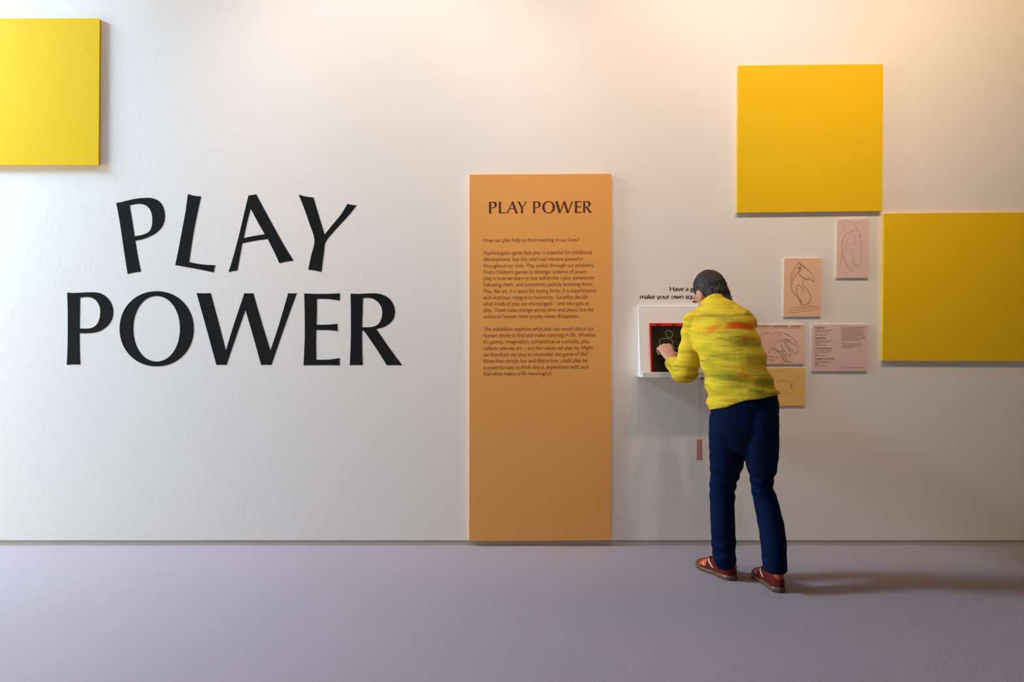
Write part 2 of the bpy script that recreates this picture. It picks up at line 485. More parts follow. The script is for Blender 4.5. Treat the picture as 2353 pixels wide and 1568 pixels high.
# ------------------------------------------------------------------ small lettering: a humanist stroke alphabet drawn with a broad pen
def _b(s):
    return s
BOWL_B = 'S .09,.33 .18,.45 .30,.46 .43,.36 .44,.15 .33,.01 .19,0 .09,.09'
BOWL_D = 'S .43,.36 .33,.455 .2,.45 .07,.33 .06,.15 .15,.01 .29,.01 .43,.12'
GLYPHS = {
 'a': (.45, 'S .08,.39 .16,.455 .27,.455 .34,.37 .345,.25|L .345,.28 .345,0|S .34,.27 .20,.25 .08,.20 .06,.10 .12,.01 .22,.01 .34,.12'),
 'b': (.51, 'L .09,.73 .09,0|' + BOWL_B), 'c': (.43, 'S .39,.40 .28,.465 .14,.41 .06,.24 .13,.06 .27,0 .39,.06'),
 'd': (.52, 'L .43,.73 .43,0|' + BOWL_D), 'e': (.47, 'L .08,.26 .41,.26|S .41,.26 .37,.41 .25,.465 .12,.40 .06,.24 .12,.06 .26,0 .41,.07'),
 'f': (.28, 'S .31,.70 .22,.73 .13,.66 .12,.5|L .12,.52 .12,0|L .03,.455 .27,.455'),
 'g': (.46, 'S .20,.46 .08,.40 .07,.27 .15,.17 .27,.19 .34,.30 .31,.42 .20,.46|S .13,.18 .07,.11 .14,.06 .30,.03 .39,-.06 .33,-.19 .18,-.22 .06,-.16 .05,-.07 .14,.04|L .31,.42 .43,.45'),
 'h': (.52, 'L .09,.73 .09,0|S .09,.33 .2,.45 .32,.46 .42,.36 .43,.22|L .43,.25 .43,0'),
 'i': (.22, 'L .11,.46 .11,0|D .11,.63'), 'j': (.22, 'S .12,.46 .12,.1 .11,-.10 .06,-.19 -.01,-.22|D .12,.63'),
 'k': (.46, 'L .09,.73 .09,0|L .40,.46 .11,.22|L .17,.27 .44,0'), 'l': (.22, 'L .11,.73 .11,0'),
 'm': (.80, 'L .09,.46 .09,0|S .09,.33 .18,.45 .28,.46 .38,.38 .40,.24|L .40,.27 .40,0|S .40,.33 .5,.45 .6,.46 .69,.38 .71,.24|L .71,.27 .71,0'),
 'n': (.52, 'L .09,.46 .09,0|S .09,.33 .2,.45 .32,.46 .42,.36 .43,.22|L .43,.25 .43,0'),
 'o': (.52, 'S .26,.46 .11,.40 .06,.23 .11,.06 .26,0 .41,.06 .46,.23 .41,.40 .26,.46'),
 'p': (.51, 'L .09,.46 .09,-.22|' + BOWL_B), 'q': (.52, 'L .43,.46 .43,-.22|' + BOWL_D),
 'r': (.34, 'L .09,.46 .09,0|S .09,.31 .15,.42 .23,.46 .33,.44'),
 's': (.38, 'S .32,.41 .21,.465 .09,.41 .09,.30 .19,.24 .31,.17 .32,.07 .2,0 .05,.05'),
 't': (.30, 'L .12,.58 .12,.12|S .12,.14 .14,.02 .21,0 .29,.03|L .03,.455 .28,.455'),
 'u': (.52, 'L .09,.46 .09,.18|S .09,.2 .11,.05 .22,0 .34,.04 .43,.15|L .43,.46 .43,0'),
 'v': (.45, 'L .03,.46 .22,0|L .42,.46 .23,0'), 'w': (.69, 'L .03,.46 .18,0|L .35,.46 .19,0|L .34,.46 .50,0|L .66,.46 .51,0'),
 'x': (.45, 'L .04,.46 .42,0|L .41,.46 .03,0'), 'y': (.45, 'L .03,.46 .23,.02|L .42,.46 .24,.02 .12,-.22'),
 'z': (.42, 'L .05,.445 .37,.445|L .37,.44 .05,.02|L .05,.015 .38,.015'),
 'A': (.66, 'L .31,.70 .03,0|L .32,.70 .63,0|L .13,.24 .52,.24'),
 'C': (.66, 'S .62,.60 .45,.70 .22,.65 .07,.38 .2,.07 .45,0 .62,.09'),
 'E': (.50, 'L .1,.7 .1,0|L .1,.685 .45,.685|L .1,.37 .41,.37|L .1,.015 .46,.015'),
 'F': (.48, 'L .1,.7 .1,0|L .1,.685 .45,.685|L .1,.37 .41,.37'), 'G': (.72, 'S .62,.60 .45,.70 .22,.65 .07,.38 .2,.07 .45,0 .62,.09|L .62,.32 .62,.08'),
 'H': (.70, 'L .1,.7 .1,0|L .6,.7 .6,0|L .1,.37 .6,.37'), 'I': (.24, 'L .12,.7 .12,0'), 'K': (.58, 'L .1,.7 .1,0|L .5,.7 .12,.34|L .2,.42 .56,0'),
 'L': (.46, 'L .1,.7 .1,0|L .1,.015 .44,.015'), 'M': (.84, 'L .13,.7 .09,0|L .14,.7 .41,.05|L .69,.7 .42,.05|L .70,.7 .75,0'),
 'N': (.72, 'L .1,0 .1,.7|L .1,.7 .62,0|L .62,.7 .62,0'), 'O': (.76, 'S .38,.71 .16,.62 .06,.35 .16,.08 .38,-.01 .60,.08 .70,.35 .60,.62 .38,.71'),
 'P': (.54, 'L .1,.7 .1,0|S .1,.685 .3,.69 .47,.6 .46,.42 .32,.32 .1,.31'), 'R': (.58, 'L .1,.7 .1,0|S .1,.685 .3,.69 .47,.6 .46,.42 .32,.32 .1,.31|L .27,.31 .56,0'),
 'S': (.52, 'S .45,.63 .3,.71 .13,.64 .12,.5 .25,.39 .42,.28 .44,.12 .3,0 .06,.05'), 'T': (.56, 'L .28,.7 .28,0|L .03,.685 .53,.685'),
 'V': (.62, 'L .03,.7 .30,0|L .58,.7 .31,0'), 'W': (.95, 'L .04,.7 .26,0|L .49,.7 .27,0|L .48,.7 .70,0|L .92,.7 .71,0'),
 'Y': (.60, 'L .03,.7 .3,.32|L .57,.7 .3,.32|L .3,.34 .3,0'),
 '.': (.24, 'D .11,.04'), ',': (.24, 'L .13,.07 .07,-.11'), "'": (.18, 'L .12,.72 .07,.55'), ':': (.24, 'D .11,.04|D .11,.40'),
 '?': (.40, 'S .06,.62 .18,.71 .33,.64 .33,.5 .2,.38 .19,.2|D .19,.04'), '-': (.52, 'L .03,.23 .49,.23'), ' ': (.25, ''),
 '1': (.4, 'L .2,.68 .2,0'), '9': (.46, 'S .38,.5 .22,.68 .08,.5 .2,.34 .38,.5 .34,.2 .18,0'), '7': (.42, 'L .05,.66 .38,.66|L .38,.66 .15,0'), '6': (.46, 'S .34,.68 .14,.5 .08,.2 .22,0 .38,.18 .24,.38 .09,.24'),
}
def ribbon(pts, wfun, vs, fs, put):
    n = len(pts)
    if n < 2: return
    k = len(vs)
    for i in range(n):
        t = pts[min(i + 1, n - 1)] - pts[max(i - 1, 0)]
        if t.length < 1e-9: t = Vector((1, 0))
        t.normalize()
        w = wfun(t, i / (n - 1)) / 2
        nx = Vector((-t.y, t.x)) * w
        vs.append(put(pts[i] + nx)); vs.append(put(pts[i] - nx))
    for i in range(n - 1):
        a = k + 2 * i
        fs.append((a, a + 1, a + 3, a + 2))

def face_front(vs, fs):
    out = []
    for f in fs:
        nrm = (vs[f[1]] - vs[f[0]]).cross(vs[f[2]] - vs[f[0]])
        out.append(f if nrm.y < 0 else tuple(reversed(f)))
    return out

def text_width(s):
    return sum(GLYPHS[c][0] for c in s)

def text_line(s, x0, x1, y0, y1, cap_px, d, vs, fs, thick=.088, thin=.034, nsub=4):
    """letters along the baseline from pixel (x0,y0) to (x1,y1); cap_px = capital height in pixels"""
    sy = cap_px / .70
    sx = (x1 - x0) / (text_width(s) - .08)
    cur = -.05
    lay = [0]
    def put(p):
        u = p.x * sx
        return P(x0 + u, y0 + (y1 - y0) * u / (x1 - x0) - p.y * sy, d + .00005 * lay[0])
    pen = math.radians(20)
    def w(t, k):
        return thin + (thick - thin) * abs(math.sin(math.atan2(t.y, t.x) - pen)) * (1 + .10 * (2 * k - 1) ** 2)
    for ch in s:
        adv, st = GLYPHS[ch]
        for one in (st.split('|') if st else []):
            lay[0] = (lay[0] + 1) % 5
            kind, *co = one.split()
            q = [Vector((float(c.split(',')[0]) + cur, float(c.split(',')[1]))) for c in co]
            if kind == 'D':
                c = q[0]; r = thick * .62
                ribbon([c + Vector((0, -r)), c + Vector((0, -r * .5)), c + Vector((0, r * .5)), c + Vector((0, r))], lambda t, k: r * (2.0 if .2 < k < .8 else 1.1), vs, fs, put)
            elif kind == 'S':
                ribbon(catmull(q, nsub), w, vs, fs, put)
            else:
                for a, b_ in zip(q, q[1:]):
                    ribbon([a, a.lerp(b_, .5), b_], w, vs, fs, put)
        cur += adv

def text_mesh(name, lines, d, m, parent, **kw):
    vs, fs = [], []
    for l in lines:
        text_line(*l, d=d, vs=vs, fs=fs, **kw)
    return mesh(name, vs, face_front(vs, fs), m, parent)

# ------------------------------------------------------------------ orange text panel
PT = 0.020
tp = empty('text_panel', P(1241, 1243), 'tall orange text panel headed PLAY POWER reaching down to the floor', 'text panel')
board('board', (1079, 401.5), (1404.5, 399.5), (1403.5, 1242.5), (1078, 1244), PT, M_orange, chamfer=0.0022, parent=tp)
# heading: the same capitals as a print, drawn with a heavier pen
def heading(text_letters):
    """the heading repeats the capitals of the big lettering, upright and small; one flat print per word"""
    for word in text_letters:
        vs, fs = [], []
        for idx, rot, x0, x1 in word:
            org, *loops = BIG[idx]
            ls = [outline(l, *org) for l in loops]
            c, sn = math.cos(math.radians(rot)), math.sin(math.radians(rot))
            ls = [[Vector((p.x * c - p.y * sn, p.x * sn + p.y * c)) for p in l] for l in ls]
            xs = [p.x for l in ls for p in l]; ys = [p.y for l in ls for p in l]
            over = .6 if idx == 5 else 0
            base = 490.8 - 1.5 * (x0 - 1123) / 237 + over
            hgt = 27.2 + 2 * over
            ls = [[Vector((x0 + (p.x - min(xs)) / (max(xs) - min(xs)) * (x1 - x0), base - (max(ys) - p.y) / (max(ys) - min(ys)) * hgt)) for p in l] for l in ls]
            allp = [p for l in ls for p in l]
            k0 = len(vs)
            vs += [P(p.x, p.y, PT + .0006) for p in allp]
            for t in tessellate_polygon([[Vector((p.x, p.y, 0)) for p in l] for l in ls]):
                fs.append(tuple(k0 + q for q in t))
        mesh('heading_text', vs, face_front(vs, fs), M_ink, tp)
Z = lambda x: 1060 + x / 3.136
heading([[(0, 9.0, Z(199), Z(256)), (1, -10.2, Z(270), Z(317)), (2, 10.0, Z(324), Z(408)), (3, -10.2, Z(404), Z(471))],
         [(4, 0, Z(516), Z(572)), (5, 0, Z(583), Z(675)), (6, 0, Z(676), Z(805)), (7, 0, Z(817), Z(866)), (8, 0, Z(877), Z(941))]])
BODY = [[('How can play help us find meaning in our lives?', 1330.6, 556.3)],
 [('Psychologists agree that play is essential for childhood', 1359.5, 585.4), ('development, but this vital tool remains powerful', 1339, 600.2),
  ('throughout our lives. Play snakes through our existence.', 1366.5, 614.9), ("From children's games to strategic systems of power,", 1351, 629.5),
  ('play is how we learn to live within the rules: sometimes', 1365, 643.8), ('following them, and sometimes joyfully breaking them.', 1363, 658.6),
  ('Play, like art, is a space for testing limits, it is experimental', 1369, 673.4), ('and vicarious, integral to humanity. Societies decide', 1350.5, 688.0),
  ('what kinds of play are encouraged - and who gets to', 1354, 702.5), ('play. These rules change across time and place, but the', 1364.4, 717.0),
  ('universal human need to play never disappears.', 1331.4, 731.7)],
 [('This exhibition explores what play can reveal about our', 1365.4, 760.9), ('human desire to find and make meaning in life. Whether', 1369, 775.2),
  ("it's games, imagination, competition or curiosity, play", 1354, 789.8), ('reflects who we are - and the values we play by. Might', 1362.4, 804.7),
  ('we therefore use play to reconsider the game of life?', 1351, 819.2), ('More than simply fun and distraction, could play be', 1349.3, 833.8),
  ('a powerful way to think about, experiment with and', 1351.3, 848.8), ('find what makes a life meaningful?', 1268.4, 863.3)]]
for para in BODY:
    text_mesh('paragraph_text', [(s, 1111.2, x1, y, y - 1.6 * (x1 - 1111) / 255, 8.3) for s, x1, y in para], PT + .0006, M_ink_light, tp, thick=.098, thin=.042)

# ------------------------------------------------------------------ caption on the wall above the shelf
cp = empty('wall_caption', P(1576, 690), 'small dark wall caption beginning Have a go, above the white shelf', 'lettering')
text_mesh('caption_line', [('Have a go', 1539.2, 1601.3, 668.9, 668.7, 9.6)], .0008, M_caption, cp, thick=.125, thin=.055)
text_mesh('caption_line', [('make your own squiggle drawing', 1470.7, 1682.4, 686.8, 686.3, 9.6)], .0008, M_caption, cp, thick=.125, thin=.055)

# ------------------------------------------------------------------ drawings on foam board
def sketch(name, strokes, ox, oy, k, d, m, parent, stuff=False):
    vs, fs = [], []
    for i, (wd_, pts) in enumerate(strokes):
        q = catmull([Vector((x / k + ox, y / k + oy)) for x, y in pts], 5)
        ribbon(q, lambda t, s: .82 * wd_ * (.65 + .5 * math.sin(PI * s)), vs, fs, lambda p: P(p.x, p.y, d + .00004 * (i % 8)))
    o = mesh(name, vs, face_front(vs, fs), m, parent)
    if stuff: o['kind'] = 'stuff'
    return o
FT = 0.009
G_DR = 'squiggle drawings mounted on foam board'
# bird standing on a plinth
bd = empty('drawing', P(1844, 728), 'peach sheet with a long-beaked bird sketched standing on a plinth', 'drawing', G_DR)
board('sheet', (1802, 594), (1887.5, 593.3), (1886, 727.5), (1800.3, 728), FT, M_paper_peach, M_foam, 0.0030, bd)
hatch = [(0.7, [(440, 300), (415, 390), (440, 470)]), (0.7, [(405, 350), (385, 430), (410, 500)]), (0.7, [(370, 410), (365, 480), (385, 540)]),
         (0.7, [(345, 470), (345, 540), (360, 590)]), (0.7, [(330, 540), (335, 600), (345, 640)]), (0.6, [(465, 280), (470, 330), (455, 420)]),
         (0.7, [(320, 620), (330, 660), (338, 690)])]
sketch('bird_line', [
 (1.5, [(455, 185), (480, 230), (530, 285), (545, 340), (535, 390), (490, 455), (430, 520), (370, 610), (345, 690), (330, 740)]),
 (1.3, [(475, 262), (400, 350), (340, 460), (310, 570), (310, 660), (330, 740), (335, 830), (370, 900), (420, 960), (480, 1010), (530, 1060), (562, 1120), (550, 1170), (505, 1235)]),
 (2.6, [(485, 232), (560, 280), (620, 330), (668, 372)]), (0.8, [(665, 370), (740, 430), (800, 510), (835, 580), (850, 650), (840, 690)]),
 (1.5, [(480, 400), (490, 460), (540, 540), (600, 580), (660, 602)]), (2.4, [(640, 600), (690, 606), (740, 603)]), (0.9, [(735, 605), (790, 640), (845, 668)]),
 (0.7, [(715, 540), (765, 585), (830, 640)]),
 (1.5, [(665, 605), (610, 630), (578, 665), (575, 710), (610, 765), (680, 835), (740, 920), (760, 1000), (740, 1090), (690, 1160), (620, 1192), (570, 1180), (520, 1110), (480, 1020), (460, 920), (445, 840), (455, 780), (490, 745), (530, 755), (570, 810), (588, 880), (590, 950)]),
 (1.5, [(470, 990), (500, 1060), (530, 1120), (560, 1160)]),
 (2.2, [(515, 322), (488, 345), (500, 378), (530, 380), (543, 350), (515, 322)]), (1.2, [(520, 340), (508, 355), (520, 362)])], 1785, 580, 9.8, FT + .0005, M_pencil, bd)
sketch('shading_line', hatch + [
 (0.9, [(765, 1092), (805, 1120), (822, 1205)]), (0.8, [(735, 1115), (745, 1180), (772, 1212)]),
 (1.2, [(345, 1245), (400, 1238), (500, 1250), (640, 1232), (770, 1215), (850, 1222), (912, 1210), (915, 1245)]),
 (1.1, [(350, 1245), (352, 1300), (420, 1302), (560, 1285), (760, 1262), (940, 1248)]),
 (1.1, [(350, 1303), (308, 1306), (300, 1350), (400, 1352), (560, 1335), (760, 1315), (940, 1298)])], 1785, 580, 9.8, FT + .0005, M_pencil_soft, bd, True)
# horse head
hd = empty('drawing', P(1959, 640), 'pale pinkish sheet with a faint horse head sketch under the topmost panel', 'drawing', G_DR)
board('sheet', (1923.8, 504.7), (1996.7, 503.2), (1995.7, 638.8), (1921.8, 639.0), FT, M_paper_pink, M_foam, 0.0030, hd)
sketch('horse_line', [
 (0.7, [(290, 185), (350, 175), (430, 195), (510, 250), (570, 320), (600, 370)]), (0.7, [(220, 260), (280, 310), (325, 380)]),
 (1.0, [(440, 415), (500, 378), (570, 370), (620, 400), (650, 450), (667, 540), (675, 640), (672, 800), (674, 1000), (672, 1120), (650, 1180), (610, 1212), (555, 1200)]),
 (1.1, [(440, 428), (370, 440), (300, 520), (260, 620), (245, 760), (255, 880), (290, 1030), (350, 1160), (410, 1250), (450, 1285), (505, 1288)]),
 (0.9, [(440, 428), (500, 480), (535, 540), (547, 600), (540, 650)]), (1.0, [(415, 508), (380, 560), (342, 660), (320, 760), (312, 840)]),
 (0.9, [(242, 840), (225, 1000), (203, 1150), (175, 1320)]), (1.1, [(480, 1040), (490, 1110), (530, 1160), (568, 1172)]), (2.2, [(535, 1125), (555, 1150), (570, 1172)]),
 (0.8, [(500, 1040), (565, 1046)]), (0.9, [(455, 1130), (475, 1185), (535, 1222)]), (0.5, [(480, 760), (455, 880), (475, 1010)]),
 (0.8, [(470, 1290), (492, 1325)]), (0.6, [(420, 1285), (340, 1340), (300, 1390)]), (2.0, [(625, 480), (640, 520), (645, 560)]), (0.5, [(360, 800), (400, 730), (440, 640)])],
 1910, 490, 9.8, FT + .0005, M_pencil_soft, hd)
sketch('horse_eye', [(2.9, [(505, 668), (517, 670), (531, 668)])], 1910, 490, 9.8, FT + .0006, M_pencil, hd)
# ostrich
od = empty('drawing', P(1787, 837), 'rose sheet with an ostrich bending its neck and a handwritten title', 'drawing', G_DR)
board('sheet', (1722, 747), (1849.8, 746.6), (1849.3, 836.6), (1721.5, 837), FT, M_paper_rose, M_foam, 0.0030, od)
sketch('ostrich_line', [
 (0.9, [(170, 400), (185, 365), (230, 320), (310, 305), (360, 318), (450, 305), (540, 315), (620, 345), (690, 385), (750, 450), (787, 510), (780, 538), (750, 520)]),
 (1.1, [(530, 400), (580, 420), (640, 455), (710, 485), (760, 525)]), (1.2, [(540, 410), (590, 500), (640, 580), (660, 640), (645, 672), (600, 640), (545, 560), (500, 480)]),
 (1.1, [(650, 570), (700, 610), (745, 640), (775, 600), (772, 540)]), (1.0, [(590, 490), (620, 550), (690, 600)]),
 (1.8, [(380, 548), (450, 590), (500, 640), (560, 735), (605, 768)]), (1.5, [(538, 540), (530, 590), (555, 650), (600, 720), (640, 768)]),
 (1.6, [(575, 760), (640, 768)]), (0.8, [(530, 745), (580, 762), (700, 768)]), (0.8, [(300, 640), (340, 575), (390, 552)]),
 (0.8, [(220, 450), (235, 560), (270, 640), (340, 680), (400, 690), (462, 690)]), (0.9, [(464, 688), (430, 720), (380, 742), (330, 735), (290, 700), (240, 620)]),
 (1.6, [(343, 708), (352, 710), (360, 708)]), (0.8, [(460, 590), (520, 600), (530, 560)])], 1720, 720, 6.82, FT + .0005, M_pencil, od)
rnd = random.Random(3)
scr = []
for i in range(22):
    x, y = rnd.uniform(350, 720), 0
    lo = 330 + max(0, (x - 500)) * .45
    y = rnd.uniform(lo, lo + 150)
    scr.append((0.7, [(x, y), (x + rnd.uniform(15, 40), y + rnd.uniform(-4, 22)), (x + rnd.uniform(45, 75), y + rnd.uniform(0, 30))]))
sketch('feather_line', scr + [(0.8, [(150, 240), (400, 232), (620, 234), (845, 241)])], 1720, 720, 6.82, FT + .0005, M_pencil_soft, od, True)
text_mesh('title_text', [('OSTRICH', 1736, 1771.5, 752.2, 752.0, 4.6), ('INVENTING', 1777, 1811.5, 752.2, 752.4, 4.6), ('CRICKET', 1818, 1843.5, 752.6, 752.8, 4.6)], FT + .0005, M_pencil, od, thick=.15, thin=.12)
# tan sheet
td = empty('drawing', P(1787, 933), 'tan yellow sheet with a thin V-shaped line, lowest of the drawings', 'drawing', G_DR)
board('sheet', (1722, 846.5), (1850.6, 846), (1849.6, 932.5), (1721.5, 933), FT, M_paper_tan, M_paper_tan, 0.0018, td)
sketch('squiggle_line', [(0.9, [(440, 1075), (530, 1065), (600, 1055), (640, 1075), (662, 1125), (675, 1178), (690, 1110), (730, 1050), (775, 1022), (825, 1050)]),
 (1.2, [(655, 1100), (668, 1140), (675, 1175)])], 1720, 720, 6.82, FT + .0005, M_pencil, td)
sketch('faint_line', [(0.6, [(540, 1190), (580, 1240), (635, 1270)]), (0.5, [(480, 985), (510, 1030), (560, 1060)])], 1720, 720, 6.82, FT + .0005, M_pencil_soft, td, True)

# label card with columns of tiny print
lc = empty('label_card', P(1930, 853), 'lilac pink label card with two columns of tiny text right of the drawings', 'label card')
board('card', (1867, 746.2), (1994.8, 746), (1993.3, 853.2), (1865.8, 853.2), FT, M_card, M_foam, 0.0030, lc)
WORDS = 'a line can start a game and the other one can turn it in to a new thing so that we see how it came to be seen as art'.split()
def small_lines(rows):
    out = []
    k = 0
    for x0, x1, y in rows:
        wpx = (x1 - x0) / 12.06
        s = ''
        while True:
            nxt = (s + ' ' + WORDS[k % len(WORDS)]).strip()
            k += 1
            if s and text_width(nxt) * 3.3 > wpx: break
            s = nxt
            if text_width(s) * 3.3 > wpx: break
        out.append((s, 1855 + x0 / 12.06, 1855 + x1 / 12.06, 735 + (y + 13) / 12.06, 735 + (y + 13) / 12.06, 2.5))
    return out
text_mesh('column_text', small_lines([(215, 680, 288), (215, 580, 333), (215, 270, 376), (215, 535, 420), (215, 670, 575), (215, 575, 620), (225, 310, 663), (215, 530, 706),
          (210, 675, 860), (210, 578, 905), (215, 305, 947), (210, 530, 990), (210, 665, 1147), (210, 575, 1192), (215, 305, 1233), (210, 525, 1280)]), FT + .0005, M_cardink, lc, thick=.10, thin=.05, nsub=2)['kind'] = 'stuff'
for hd_ in (('Squiggle horse', 1872.8, 1896, 754.6, 754.6, 2.9), ('Squiggle drawing', 1873, 1898, 778.5, 778.5, 2.9), ('Ostrich inventing cricket', 1873, 1910.5, 802.2, 802.2, 2.9), ('Squiggle line and colour', 1872.5, 1919, 825.8, 825.8, 2.9)):
    text_mesh('entry_heading', [hd_], FT + .0005, M_cardink, lc, thick=.17, thin=.09, nsub=2)
text_mesh('column_text', small_lines([(945, 1605, 217), (950, 1510, 262), (950, 1555, 305), (950, 1540, 350), (955, 1615, 394), (950, 1560, 437), (950, 1610, 480), (950, 1590, 523), (955, 1450, 566),
          (960, 1510, 653), (960, 1510, 696), (960, 1455, 738), (995, 1260, 782), (945, 1590, 1328)]), FT + .0005, M_cardink, lc, thick=.10, thin=.05, nsub=2)['kind'] = 'stuff'

# ------------------------------------------------------------------ white display shelf with the drawing tablet
sx0, sx1 = P(1465.5, 0).x, P(1693, 0).x
zt, zb = P(0, 703).z, P(0, 867, .09).z
sh = empty('display_shelf', ((sx0 + sx1) / 2, 0, zb), 'white sloping display shelf with a front lip behind the person', 'shelf')
prof = [(0, zb), (.094, zb), (.020, zt - .002), (.017, zt), (0, zt)]
vs = [(x, -y, z) for x in (sx0, sx1) for y, z in prof]
fs = [(0, 1, 2, 3, 4), (9, 8, 7, 6, 5)] + [(i, 5 + i, 5 + (i + 1) % 5, (i + 1) % 5) for i in range(5)]
mesh('back_board', vs, fs, M_white, sh)
bm = None
z_l0, z_l1 = P(0, 868, .16).z, P(0, 855.5, .16).z
box('ledge', sx0, sx1, -.146, -.090, z_l0, z_l0 + .012, M_white, sh, .0008)
box('front_lip', sx0, sx1, -.160, -.1455, z_l0, z_l1, M_white, sh, .0012)

# tablet: red tray with a black drawing screen, leaning on the sloping board
zbase = z_l0 + .0125
def slope_d(z):
    return .094 + (z - zb) * (.020 - .094) / (zt - .002 - zb)
tw, th, tt = .189, .293, .017
ang = math.atan2(.074, zt - zb)
tb = empty('drawing_tablet', (P(1495, 0, .09).x, -slope_d(zbase) - .002, zbase), 'red framed black drawing tablet leaning on the white shelf', 'tablet')
TBM = Matrix.Translation(Vector((P(1495, 0, .09).x, -slope_d(zbase) - .0012, zbase))) @ Matrix.Rotation(-ang, 4, 'X')
def tloc(u, v, w):
    """u right, v up along the tablet, w out of its face"""
    return TBM @ Vector((u, -w, v))
def tbox(name, u0, u1, v0, v1, w0, w1, m, parent, bevel=0.0):
    vs = [tloc(u, v, w) for u in (u0, u1) for w in (w0, w1) for v in (v0, v1)]
    f = [(0, 1, 3, 2), (4, 6, 7, 5), (0, 4, 5, 1), (2, 3, 7, 6), (0, 2, 6, 4), (1, 5, 7, 3)]
    o = mesh(name, vs, f, m, parent)
    bm_ = bmesh.new(); bm_.from_mesh(o.data); bmesh.ops.recalc_face_normals(bm_, faces=bm_.faces); bm_.to_mesh(o.data); bm_.free()
    if bevel:
        b_ = o.modifiers.new('bevel', 'BEVEL'); b_.width = bevel; b_.segments = 2
    return o
# frame: a ring of four sides standing proud of the screen
fo = (0, tw, 0, th)
fi = (.0036, tw - .0036, .0036, th - .016)
vs, fs = [], []
for w in (0, tt):
    for r in (fo, fi):
        vs += [tloc(r[0], r[2], w), tloc(r[1], r[2], w), tloc(r[1], r[3], w), tloc(r[0], r[3], w)]
for i in range(4):
    j = (i + 1) % 4
    fs += [(8 + i, 8 + j, 12 + j, 12 + i), (i, j, 8 + j, 8 + i), (12 + i, 12 + j, 4 + j, 4 + i), (i, 4 + i, 4 + j, j)]
fro = mesh('frame', vs, fs, M_red, tb)
bm_ = bmesh.new(); bm_.from_mesh(fro.data); bmesh.ops.recalc_face_normals(bm_, faces=bm_.faces); bm_.to_mesh(fro.data); bm_.free()
tbox('inner_rim', .0036, .0125, .0036, th - .016, .004, tt - .002, M_darkred, tb)
tbox('bezel', .0036, tw - .0036, .0036, th - .016, .002, tt - .006, M_bezel, tb)
tbox('screen', .020, tw - .018, .022, th - .034, tt - .0065, tt - .0055, M_screen, tb)
tbox('clip', .033, .066, th - .0135, th - .004, tt, tt + .002, M_darkred, tb, .0006)
tbox('clip', .123, .150, th - .0135, th - .004, tt, tt + .002, M_darkred, tb, .0006)
SQ = [(390, 860), (380, 760), (355, 660), (365, 605), (420, 578), (520, 572), (610, 558), (680, 530), (710, 470), (690, 395), (620, 355), (550, 375), (530, 420), (560, 500), (610, 560), (670, 605), (735, 645), (705, 670), (700, 730), (720, 790), (760, 840), (745, 862)]
vs, fs = [], []
k = 11.61
def tput(p):
    # pixel on the tablet's face -> tablet coordinates (its screen lies about 0.085 m from the wall)
    q = P(p.x, p.y, .075)
    u = q.x - TBM.translation.x
    v = (q.z - TBM.translation.z) / math.cos(ang)
    return tloc(u, v, tt - .0050)
ribbon(catmull([Vector((x / k + 1485, y / k + 730)) for x, y in SQ], 6), lambda t, s: 1.5, vs, fs, tput)
mesh('squiggle_line', vs, face_front(vs, fs), M_chalk, tb)

# hanging tag on a thin cord
def tube_mesh(name, pts, r, m, parent, seg=8):
    vs, fs = [], []
    for i, p in enumerate(pts):
        t = (pts[min(i + 1, len(pts) - 1)] - pts[max(i - 1, 0)]).normalized()
        a = t.orthogonal().normalized(); b_ = t.cross(a)
        for k_ in range(seg):
            an = 2 * PI * k_ / seg
            vs.append(p + a * math.cos(an) * r + b_ * math.sin(an) * r)
    for i in range(len(pts) - 1):
        for k_ in range(seg):
            fs.append((i * seg + k_, i * seg + (k_ + 1) % seg, (i + 1) * seg + (k_ + 1) % seg, (i + 1) * seg + k_))
    fs += [tuple(range(seg - 1, -1, -1)), tuple(range((len(pts) - 1) * seg, len(pts) * seg))]
    return mesh(name, vs, fs, m, parent, True)
tg = empty('hanging_tag', P(1608, 1058, .05), 'dull red tag hanging on a thin cord under the white shelf', 'tag')
kn = P(1613.5, 870.5, .125); kn.z = z_l0 - .006
bm_ = bmesh.new(); bmesh.ops.create_uvsphere(bm_, u_segments=14, v_segments=10, radius=.0075)
me = bpy.data.meshes.new('knob'); bm_.to_mesh(me); bm_.free()
for v in me.vertices: v.co = v.co + kn
link('knob', me, M_knob, tg, True)
tube_mesh('cord', catmull([kn, P(1608.5, 890, .10), P(1608, 940, .07), P(1608, 990, .052), P(1608, 1012, .05)], 6), .0011, M_cord, tg)
vs = []
for d in (.052, .047):
    vs += [P(1601.5, 1011, d), P(1613.5, 1011, d), P(1614.5, 1058, d), P(1600.5, 1058, d)]
o = mesh('tag', vs, [(3, 2, 1, 0), (4, 5, 6, 7)] + [(i, (i + 1) % 4, 4 + (i + 1) % 4, 4 + i) for i in range(4)], M_tag, tg)

